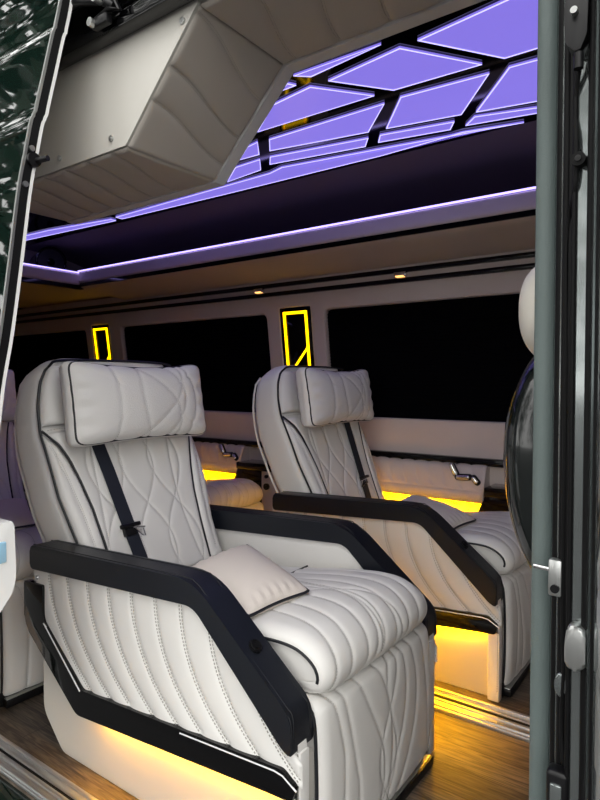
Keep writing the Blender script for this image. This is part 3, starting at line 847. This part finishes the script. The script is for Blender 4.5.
# ------------------------------------------------------------------ lit ceiling
b = MB(); b.box((-6.2, .94, 2.052), (1.4, 2.33, 2.09)); struct('ceiling', b, M['gloss'], smooth=False)
b = MB(); b.box((-6.2, .88, 2.12), (1.4, 3.02, 2.16)); b.box((-6.2, .95, 2.085), (1.4, 3.0, 2.13)); struct('roof', b, M['paint'], smooth=False)
cells = [[(-1.124, 1.512), (-1.083, 1.549), (-0.822, 1.518)],
 [(-1.168, 1.537), (-1.218, 1.566), (-1.152, 1.565)],
 [(-1.122, 1.599), (-0.984, 1.773), (-1.483, 1.767), (-1.301, 1.627)],
 [(-1.054, 1.601), (-0.788, 1.565), (-0.629, 1.789), (-0.916, 1.777)],
 [(-0.731, 1.56), (-0.443, 1.522), (-0.354, 1.533), (-0.413, 1.797), (-0.565, 1.795)],
 [(-0.569, 1.853), (-0.427, 1.862), (-0.49, 2.145), (-0.755, 2.089)],
 [(-0.629, 1.854), (-0.803, 2.078), (-1.075, 2.026), (-0.919, 1.833)],
 [(-0.984, 1.843), (-1.143, 2.015), (-1.563, 1.939), (-1.492, 1.848)],
 [(-1.544, 1.84), (-1.621, 1.944), (-1.729, 1.941), (-1.61, 1.853)],
 [(-1.171, 2.063), (-1.222, 2.13), (-1.659, 2.058), (-1.603, 1.991)],
 [(-1.655, 1.988), (-1.732, 2.088), (-1.963, 2.118), (-1.805, 1.997)],
 [(-0.845, 2.118), (-0.883, 2.176), (-1.162, 2.124), (-1.121, 2.065)],
 [(-0.772, 2.121), (-0.502, 2.198), (-0.511, 2.238), (-0.825, 2.175)],
 [(-1.73, 2.145), (-1.639, 2.117), (-1.103, 2.197), (-0.643, 2.275), (-0.855, 2.228), (-1.215, 2.255), (-2.12, 2.250), (-2.9, 2.236), (-2.9, 2.19)],
 [(-3.5, 2.13), (-4.3, 2.10), (-4.3, 2.17), (-3.6, 2.205), (-2.96, 2.238), (-2.96, 2.20)],
 [(-1.83, 1.78), (-1.68, 1.62), (-2.5, 1.60), (-2.9, 1.80), (-2.6, 1.90)],
 [(-2.1, 2.11), (-1.9, 1.95), (-2.9, 1.98), (-2.9, 2.13)]]
r = empty('ceiling_light', (-1.6, 1.9, 2.05))
tag(r, 'violet glowing ceiling panels divided by black geometric bars, with bright edges', 'ceiling light')
def inset(poly, d):
    n = len(poly); A = sum(poly[i][0] * poly[(i + 1) % n][1] - poly[(i + 1) % n][0] * poly[i][1] for i in range(n))
    if A < 0: poly = poly[::-1]
    out = []
    for i in range(n):
        p = Vector(poly[i]); a = (p - Vector(poly[i - 1])).normalized(); c = (Vector(poly[(i + 1) % n]) - p).normalized()
        na = Vector((-a.y, a.x)); nc = Vector((-c.y, c.x)); m = (na + nc); l = max(.25, m.dot(na)); out.append(tuple(p + m * min(d / l, d * 1.8)))
    return poly, out
for cl in cells:
    cl = [(x + 1.6, y - 1.9) for x, y in cl]
    outer, inn = inset(cl, .0035)
    b = MB(); b.prism(outer, lambda a, c, t: (a, c, t), -.004, .002)
    pnl = b.build('light_panel', M['purple'], r, smooth=False)
    e = MB(); n = len(outer)
    e.add([(x, y, -.0055) for x, y in outer] + [(x, y, -.0055) for x, y in inn] + [(x, y, -.0035) for x, y in outer] + [(x, y, -.0035) for x, y in inn],
          [f for i in range(n) for f in ((i, n + i, n + (i + 1) % n, (i + 1) % n), (i, (i + 1) % n, 2 * n + (i + 1) % n, 2 * n + i), (n + i, 3 * n + i, 3 * n + (i + 1) % n, n + (i + 1) % n))])
    e.build('edge_strip', M['purple_edge'], pnl, smooth=False)

# ------------------------------------------------------------------ near overhead bin above the door
r = empty('overhead_bin', (-1.2, 1.1, 1.675))
tag(r, 'taupe leather overhead bin with a smooth cream end panel, stitched underside and metal edge', 'overhead bin')
def T3(p): return (p[0] + 1.2, p[1] - 1.1, p[2] - 1.675)
YO, YI = .95, 1.29
XL, XF0, XF1, XR = -1.94, -1.215, -.965, 1.0
ZB, ZT = 1.675, 1.925
b = MB()
prof = [(XL, ZB), (XF0, ZB), (XF1, ZT), (XR, ZT), (XR, 2.05), (XL, 2.05)]
b.prism(prof, lambda x, z, t: T3((x, t, z)), YO + .012, YI - .002); b.build('carcass', M['panel_cream'], r, smooth=False)
b = MB(); b.prism(round_poly([(XL, ZB + .003), (XF0 - .002, ZB + .003), (XF1 - .003, ZT + .003), (XF1 + .01, 1.99), (XL, 1.99)], .004), lambda x, z, t: T3((x, t, z)), YO, YO + .014, .003, 2)
pn = b.build('end_panel', M['panel_cream'], r)
b = MB()
for x, z in ((-1.013, 1.905), (-1.270, 1.706), (-1.495, 1.706)):
    b2 = MB(); b2.cyl(T3((x, YO - .002, z)), (0, 1, 0), .0075, .006, 20, r2=.0075); b2.cyl(T3((x, YO - .005, z)), (0, 1, 0), .0035, .003, 12); b2.build('screw', M['silver'], pn)
# quilted skins
def skin(p0, p1, name, lines, flip, zoff=0, nu=200, nv=60, bulge=0):
    """p0,p1: (x,z) ends; v runs from YO to YI"""
    L = math.hypot(p1[0] - p0[0], p1[1] - p0[1]); P = np.zeros((nu, nv, 3)); S = np.zeros((nu, nv)); T = np.zeros((nu, nv))
    for i in range(nu):
        a = i / (nu - 1)
        for j in range(nv):
            c = j / (nv - 1); P[i, j] = T3((p0[0] + (p1[0] - p0[0]) * a, YO + .004 + (YI - YO - .040) * c, p0[1] + (p1[1] - p0[1]) * a)); S[i, j] = a * L; T[i, j] = c * (YI - YO)
    mb = MB(); quilt(mb, P, S, T, lines, h=.007, w=.011, edge=.012, flip=flip, stitch=lines, rows=(-.003, .003), dash=(.0045, .0065, .0011))
    mb.build(name, [M['taupe_leather'], M['thread']], r, ang=60)
Wd = YI - YO
def wl(s0, ds=.05): return [(s0 + ds * math.sin(PI * (t - .5)) * .6 + ds * .35 * t, Wd * t) for t in np.linspace(0, 1, 16)]
Lf = math.hypot(XF1 - XF0, ZT - ZB)
skin((XF0, ZB), (XF1, ZT), 'sloped_skin', [wl(Lf * .28, -.05), wl(Lf * .52, -.05), wl(Lf * .86, -.06)], True, nu=120)
skin((XF0 - .72, ZB), (XF0, ZB), 'lower_skin', [wl(.72 - .10 - k * .10, -.06) for k in range(6)], True, nu=260)
skin((XF1, ZT), (XF1 + 1.6, ZT), 'soffit_skin', [wl(.10 + k * .135, -.06) for k in range(11)], True, nu=260)
# metal edge profile
b = MB(); e = .017
prof2 = [(XL, ZB - .006), (XF0 + .004, ZB - .006), (XF1 + .004, ZT - .006), (XR, ZT - .006), (XR, ZT + .035), (XF1 - .016, ZT + .035), (XF0 - .016, ZB + .035), (XL, ZB + .035)]
b.prism(prof2, lambda x, z, t: T3((x, t, z)), YI - .034, YI + .004, .002, 2)
b.build('metal_edge', M['alu_satin'], r)

# door track above the opening with roller arm
b = MB()
b.box((-1.94, .905, 1.930), (1.4, .948, 1.972), 0, .010); b.box((-1.94, .93, 1.97), (1.4, .948, 2.10)); b.box((-1.94, .892, 2.012), (1.4, .935, 2.036), 0, .008)
b.box((-1.94, .88, 2.075), (1.4, .93, 2.12), 0, .012)
struct('trim_5', b, M['gloss'])
r = empty('door_roller_arm', (-1.245, .900, 1.955)); b = MB()
b.tube([(-.16, -.02, .075), (-.10, -.03, .062), (-.03, -.03, .048), (.03, -.02, .034), (.06, -.005, .018)], [.014, .012, .010, .011, .009], 12)
b.build('arm', M['plastic'], r)
b = MB(); b.tube([(-.02, -.012, .0), (.05, -.012, .012), (.09, -.012, -.004), (.065, -.012, .038)], .006, 8); b.box((-.01, -.02, -.018), (.05, .0, .004), 0, .004)
b.build('bracket', M['plastic'], r)
b = MB(); b.cyl((.036, -.032, .032), (0, 1, 0), .012, .02, 20); b.build('roller', M['silver'], r)
b = MB(); b.cyl((.0, -.024, -.008), (0, 1, 0), .010, .012, 20); b.build('bolt', M['silver'], r)
tag(r, 'black metal roller arm on the door track, top left', 'door hardware')

# ------------------------------------------------------------------ sliding door, slid back (left edge)
XE = -1.300
dp = [(.610, .30), (.612, .60), (.622, .80), (.650, 1.06), (.675, 1.20), (.697, 1.346), (.722, 1.527), (.740, 1.62), (.754, 1.690), (.759, 1.700), (.759, 1.706), (.765, 1.716), (.769, 1.735),
      (.791, 1.829), (.811, 1.915), (.816, 1.924), (.818, 1.936), (.831, 1.996), (.842, 2.072), (.853, 2.13), (.875, 2.19), (.92, 2.22)]
r = empty('sliding_door', (XE, .80, .30)); tag(r, 'glossy dark green sliding door reflecting trees, slid back at the left edge', 'door')
b = MB(); nseg = 24; xs = np.linspace(-1.6, 0, nseg)
D3 = lambda x, y, z: (x, y - .80, z - .30)
dd = catmull(dp, 220)
vs = []; fs = []
for x in xs:
    for y, z in dd: vs.append(D3(x, y - .006 * math.sin(PI * (x / 1.6)) ** 2, z))
K = len(dd)
for i in range(nseg - 1):
    for j in range(K - 1): fs.append((i * K + j, (i + 1) * K + j, (i + 1) * K + j + 1, i * K + j + 1))
b.add(vs, fs)
b.build('skin', M['paint'], r, ang=60)
def edge_strip(off0, off1, x0, x1, name, m, j0=0):
    b = MB(); vs = []; fs = []; D = dd[j0:]
    for y, z in D:
        vs += [D3(x0, y + off0, z), D3(x1, y + off0, z), D3(x1, y + off1, z), D3(x0, y + off1, z)]
    for j in range(len(D) - 1):
        for k in range(4): fs.append((4 * j + k, 4 * j + (k + 1) % 4, 4 * j + 4 + (k + 1) % 4, 4 * j + 4 + k))
    fs += [(3, 2, 1, 0), tuple(4 * (len(D) - 1) + k for k in range(4))]
    b.add(vs, [f[::-1] for f in fs]); return b.build(name, m, r, ang=40)
edge_strip(.004, .024, -1.6, .0, 'door_edge', M['blackrubber'])
edge_strip(-.002, .004, -.004, .0022, 'door_lip', M['silver'])
edge_strip(.0242, .0315, -1.59, .001, 'inner_trim', M['white_plastic'])
for z in (1.628, 1.544):
    b = MB(); y = np.interp(z, [q[1] for q in dp], [q[0] for q in dp]); b.cyl(D3(.002, y + .013, z), (1, 0, 0), .0065, .006, 18); b.build('screw', M['silver'], r)
b = MB(); b.cyl(D3(.018, .765, 1.602), (1, .25, .05), .0065, .045, 16); b.cyl(D3(.004, .757, 1.602), (1, 0, 0), .016, .012, 20); b.build('guide_pin', M['plastic'], r)
r2 = MB(); r2.prism(round_poly([(.50, .775), (.695, .795), (.698, .668), (.690, .635), (.65, .585), (.50, .53)], [.01, .012, .02, .02, .02, .01]), lambda y, z, t: D3(t, y, z), -.10, .014, .006, 3)
lc = r2.build('latch_cover', M['white_plastic'], r)
r3 = MB(); r3.box(D3(.006, .645, .705), D3(.018, .676, .752), 0, .004); r3.build('latch', M['blue'], lc)

# ------------------------------------------------------------------ door pillar on the right
b = MB()
pil = [(-.222, 1.00), (-.222, .945), (-.212, .930), (-.205, .935), (-.200, .925), (-.203, .905), (-.192, .897), (-.186, .905), (-.180, .895), (-.178, .872), (-.163, .868), (-.158, .872), (-.155, .855),
       (-.150, .842), (-.145, .848), (-.141, .828), (-.128, .800), (-.10, .775), (.10, .765), (.70, .765), (.70, 1.00)]
b.prism(pil, lambda x, y, t: (x, y + max(0, t - 1.5) * .10 * 0, t), -.35, 2.12, .0)
struct('trim_6', b, M['paint_rough'], ang=25)
b = MB(); b.tube([(-.234, .951, -.1), (-.234, .951, 2.1)], .0155, 24); b.box((-.24, .955, -.1), (-.215, .985, 2.1))
struct('trim_7', b, M['rubber'])
b = MB(); b.tube([(-.206, .922, -.3), (-.206, .922, 2.1)], .0075, 14); b.tube([(-.194, .896, -.3), (-.194, .896, 2.1)], .0052, 14)
b.box((-.190, .886, -.3), (-.180, .90, 2.1), 0, .003); b.tube([(-.179, .871, -.3), (-.179, .871, 2.1)], .0035, 10); b.tube([(-.157, .859, -.3), (-.157, .859, 2.1)], .0045, 10); b.tube([(-.143, .836, -.3), (-.143, .836, 2.1)], .003, 10)
struct('trim_8', b, M['blackrubber'])
def pill_thing(name, label, cat, loc, parts, group=None):
    r = empty(name, loc)
    for nm, mb, m in parts: mb.build(nm, m, r)
    return tag(r, label, cat, group)
k = MB(); k.box((-.010, -.010, -.030), (.008, .006, .022), 0, .003); k2 = MB(); k2.tube([(-.030, -.006, .008), (.0, -.006, .006)], .0035, 10); k3 = MB(); k3.cyl((0, -.011, -.018), (0, 1, 0), .006, .006, 16)
pill_thing('door_striker', 'small steel striker with a peg high on the pillar edge, beside the front seat', 'striker', (-.200, .893, .829), [('plate', k, M['silver']), ('peg', k2, M['chrome']), ('bolt', k3, M['plastic'])])
k = MB(); k.prism(round_poly([(-.0125, -.031), (.0125, -.028), (.0125, .028), (-.010, .033), (-.0135, .0)], .012, 5), lambda a, c, t: (a, t, c), -.012, .01, .005, 3)
pill_thing('strike_plate', 'rounded silver plate on the glossy dark door pillar', 'plate', (-.166, .858, .747), [('plate', k, M['silver'])])
k = MB(); k.prism([(.008 * math.cos(a) , .017 * math.sin(a)) for a in np.linspace(0, 2 * PI, 24, endpoint=False)], lambda a, c, t: (a, t, c), -.004, .004, .002, 2)
pill_thing('pillar_plug', 'small oval plug on the pillar just below the silver plate', 'plug', (-.192, .888, .675), [('cap', k, M['paint_rough'])])
k = MB(); k.box((-.016, -.014, -.055), (.014, .012, .030), 0, .006, 3); k2 = MB(); k2.box((-.010, -.018, -.045), (.006, -.012, .015), 0, .003)
pill_thing('door_latch', 'black latch block at the bottom of the door pillar', 'latch', (-.190, .880, .530), [('housing', k, M['plastic']), ('slot', k2, M['paint_rough'])])
k = MB(); k.prism(round_poly([(-.012, -.035), (.004, -.052), (.014, -.03), (.016, .05), (-.006, .055), (-.014, .01)], .006), lambda a, c, t: (a, t, c), -.016, .014, .004, 2)
k2 = MB(); k2.cyl((.0, -.02, .0), (0, 1, 0), .0045, .012, 14); k3 = MB(); k3.cyl((.004, -.012, -.060), (0, 0, 1), .006, .02, 14)
pill_thing('hinge_bracket', 'black bracket with a bolt at the very top of the door pillar', 'bracket', (-.176, .862, 1.575), [('housing', k, M['plastic']), ('bolt', k2, M['silver']), ('plunger', k3, M['plastic'])])
k = MB(); k.cyl((0, 0, 0), (0, 1, 0), .009, .014, 20); k2 = MB(); k2.cyl((0, -.008, 0), (0, 1, 0), .004, .004, 14)
pill_thing('grommet', 'round black grommet in the upper door pillar', 'grommet', (-.172, .862, 1.392), [('ring', k, M['blackrubber']), ('hole', k2, M['gloss'])])
k = MB(); pts = catmull([(-.170, .858, 1.56), (-.172, .858, 1.52), (-.180, .872, 1.47), (-.177, .866, 1.42), (-.178, .868, 1.36), (-.188, .885, 1.33), (-.193, .889, 1.28), (-.191, .888, 1.10), (-.191, .888, .80), (-.188, .886, .70), (-.190, .886, .62), (-.186, .880, .57)], 100)
k.tube(pts, .0032, 8); k.build('wiring_cable', M['blackrubber']); tag(bpy.data.objects['wiring_cable'], 'thin black cable running down the door pillar', 'cable')

# ------------------------------------------------------------------ front seat edge behind the pillar
r = empty('front_seat', (-.172, 1.385, -.02)); tag(r, 'front seat with glossy black back shell and white headrest, half hidden by the door pillar', 'seat')
b = MB(); NR = 48; rings = []
zs_ = np.linspace(.62, 1.20, 40)
for z in zs_:
    t = (z - .62) / .58; hy = .205 * (1 - abs(2 * t - 1) ** 3.2) ** .5 * (1.0) + .004; hx = .085 * (1 - abs(2 * t - 1) ** 3.0) ** .5 + .003
    lean = -.05 * t - .05 * math.sin(PI * t)
    rings.append([(-.06 + lean + hx * math.copysign(abs(math.cos(a)) ** .7, math.cos(a)), hy * math.copysign(abs(math.sin(a)) ** .7, math.sin(a)), z + .02) for a in [2 * PI * k / NR for k in range(NR)]])
vs = [q for g in rings for q in g]; fs = [(i * NR + k, i * NR + (k + 1) % NR, (i + 1) * NR + (k + 1) % NR, (i + 1) * NR + k) for i in range(len(rings) - 1) for k in range(NR)]
fs += [tuple(range(NR))[::-1], tuple((len(rings) - 1) * NR + k for k in range(NR))]
b.add(vs, fs); sh = b.build('back_shell', M['gl_shell'], r, ang=80)
b = MB(); b.box((.0, -.185, .42), (.11, .185, 1.20), 0, .05, 4); b.build('backrest', M['lidwhite'], r)
b = MB(); rings = []
for z in np.linspace(1.14, 1.36, 24):
    t = (z - 1.14) / .22; hy = .150 * (1 - abs(2 * t - 1) ** 2.4) ** .5 + .003; hx = .06 * (1 - abs(2 * t - 1) ** 2.4) ** .5 + .003
    rings.append([(-.145 + hx * math.cos(a), -.0 + hy * math.copysign(abs(math.sin(a)) ** .7, math.sin(a)), z + .02) for a in [2 * PI * k / NR for k in range(NR)]])
vs = [q for g in rings for q in g]; fs = [(i * NR + k, i * NR + (k + 1) % NR, (i + 1) * NR + (k + 1) % NR, (i + 1) * NR + k) for i in range(len(rings) - 1) for k in range(NR)]
fs += [tuple(range(NR))[::-1], tuple((len(rings) - 1) * NR + k for k in range(NR))]
b.add(vs, fs); b.build('headrest', M['lidwhite'], r, ang=80)
b = MB(); b.box((.0, -.22, .30), (.50, .22, .46), 0, .05, 4); b.build('seat_cushion', M['lidwhite'], r)
b = MB(); b.box((.02, -.2, .0), (.46, .2, .31), 0, .01); b.build('pedestal', M['plastic'], r)

# ------------------------------------------------------------------ rest of the body, unseen but shading
b = MB(); b.box((-6.2, .95, -.35), (-1.96, 1.0, 2.1)); pass; struct('wall_right', b, M['tan'], smooth=False)
b = MB(); b.box((-6.25, .9, -.1), (-6.15, 3.0, 2.1)); struct('wall_back', b, M['tan'], smooth=False)
b = MB(); b.box((1.35, .9, -.1), (1.45, 3.0, 2.1)); struct('wall_front', b, M['tan'], smooth=False)
b = MB(); b.box((-6.2, .80, -.40), (1.4, .90, -.03), 0, .01); struct('door_sill', b, M['paint'])
b = MB(); b.box((-60, -60, -.62), (60, 60, -.60)); struct('ground', b, M['asphalt'], smooth=False)

# trees standing behind the camera, seen mirrored in the door
def tree(x, y, h, cr, label, seed):
    rnd = random.Random(seed); r = empty('tree', (x, y, -.6))
    b = MB(); b.tube([(0, 0, 0), (.1, .05, h * .3), (-.05, .1, h * .6), (0, 0, h * .85)], [.22, .17, .10, .04], 10)
    for k in range(7):
        a = rnd.uniform(0, 2 * PI); z0 = h * rnd.uniform(.25, .6); b.tube([(0, 0, z0), (math.cos(a) * cr * .4, math.sin(a) * cr * .4, z0 + h * .12), (math.cos(a) * cr * .8, math.sin(a) * cr * .8, z0 + h * .2)], [.08, .05, .02], 6)
    b.build('trunk', M['bark'], r)
    n = 1900; rg = np.random.RandomState(seed); d = rg.normal(size=(n, 3)); d /= np.linalg.norm(d, axis=1, keepdims=True)
    rad = rg.uniform(.25, 1, n) ** .5; lump = 1 + .25 * np.sin(d[:, 0] * 5 + seed) * np.cos(d[:, 2] * 6 + d[:, 1] * 4)
    c = d * (rad * lump)[:, None] * np.array([cr, cr, h * .47]) + np.array([0, 0, h * .56])
    u = rg.normal(size=(n, 3)); u /= np.linalg.norm(u, axis=1, keepdims=True); w = np.cross(u, rg.normal(size=(n, 3))); w /= np.linalg.norm(w, axis=1, keepdims=True)
    s_ = rg.uniform(.12, .30, n)[:, None]
    V = np.stack([c - u * s_, c + w * s_ * .5, c + u * s_, c - w * s_ * .5], 1).reshape(-1, 3)
    m = MB(); m.add(V.tolist(), [(4 * i, 4 * i + 1, 4 * i + 2, 4 * i + 3) for i in range(n)])
    m.build('foliage', M['leaf'], r, smooth=False)
    tag(r, label, 'tree', 'trees mirrored in the sliding door')
for i, (x, y, h, cr) in enumerate(((-8.8, -.9, 11, 2.5), (-8.0, -6.3, 11, 2.7), (-14.8, -4.2, 15, 3.3), (-15.5, 3.2, 16, 3.6), (-2.6, -9.5, 10, 2.9))):
    tree(x, y, h, cr, 'leafy green tree mirrored in the glossy sliding door', 11 + i)

# ------------------------------------------------------------------ light
w = bpy.data.worlds.new('World'); sc.world = w; w.use_nodes = True
bg = w.node_tree.nodes['Background']
bg.inputs['Color'].default_value = (1.0, 0.99, 0.965, 1); bg.inputs['Strength'].default_value = 2.8

# ------------------------------------------------------------------ camera
cam = bpy.data.cameras.new('Camera'); co = bpy.data.objects.new('Camera', cam); COL.objects.link(co)
co.location = (0, 0, 1.10); co.rotation_euler = (math.radians(90 - 1.72), 0, math.radians(36))
cam.sensor_fit = 'VERTICAL'; cam.sensor_height = 36; cam.lens = 36 * 600 / 800; cam.clip_start = .02
sc.camera = co
sc.view_settings.view_transform = 'Standard'; sc.view_settings.look = 'None'; sc.view_settings.exposure = 0.0; sc.view_settings.gamma = 1
sc.view_settings.use_curve_mapping = False
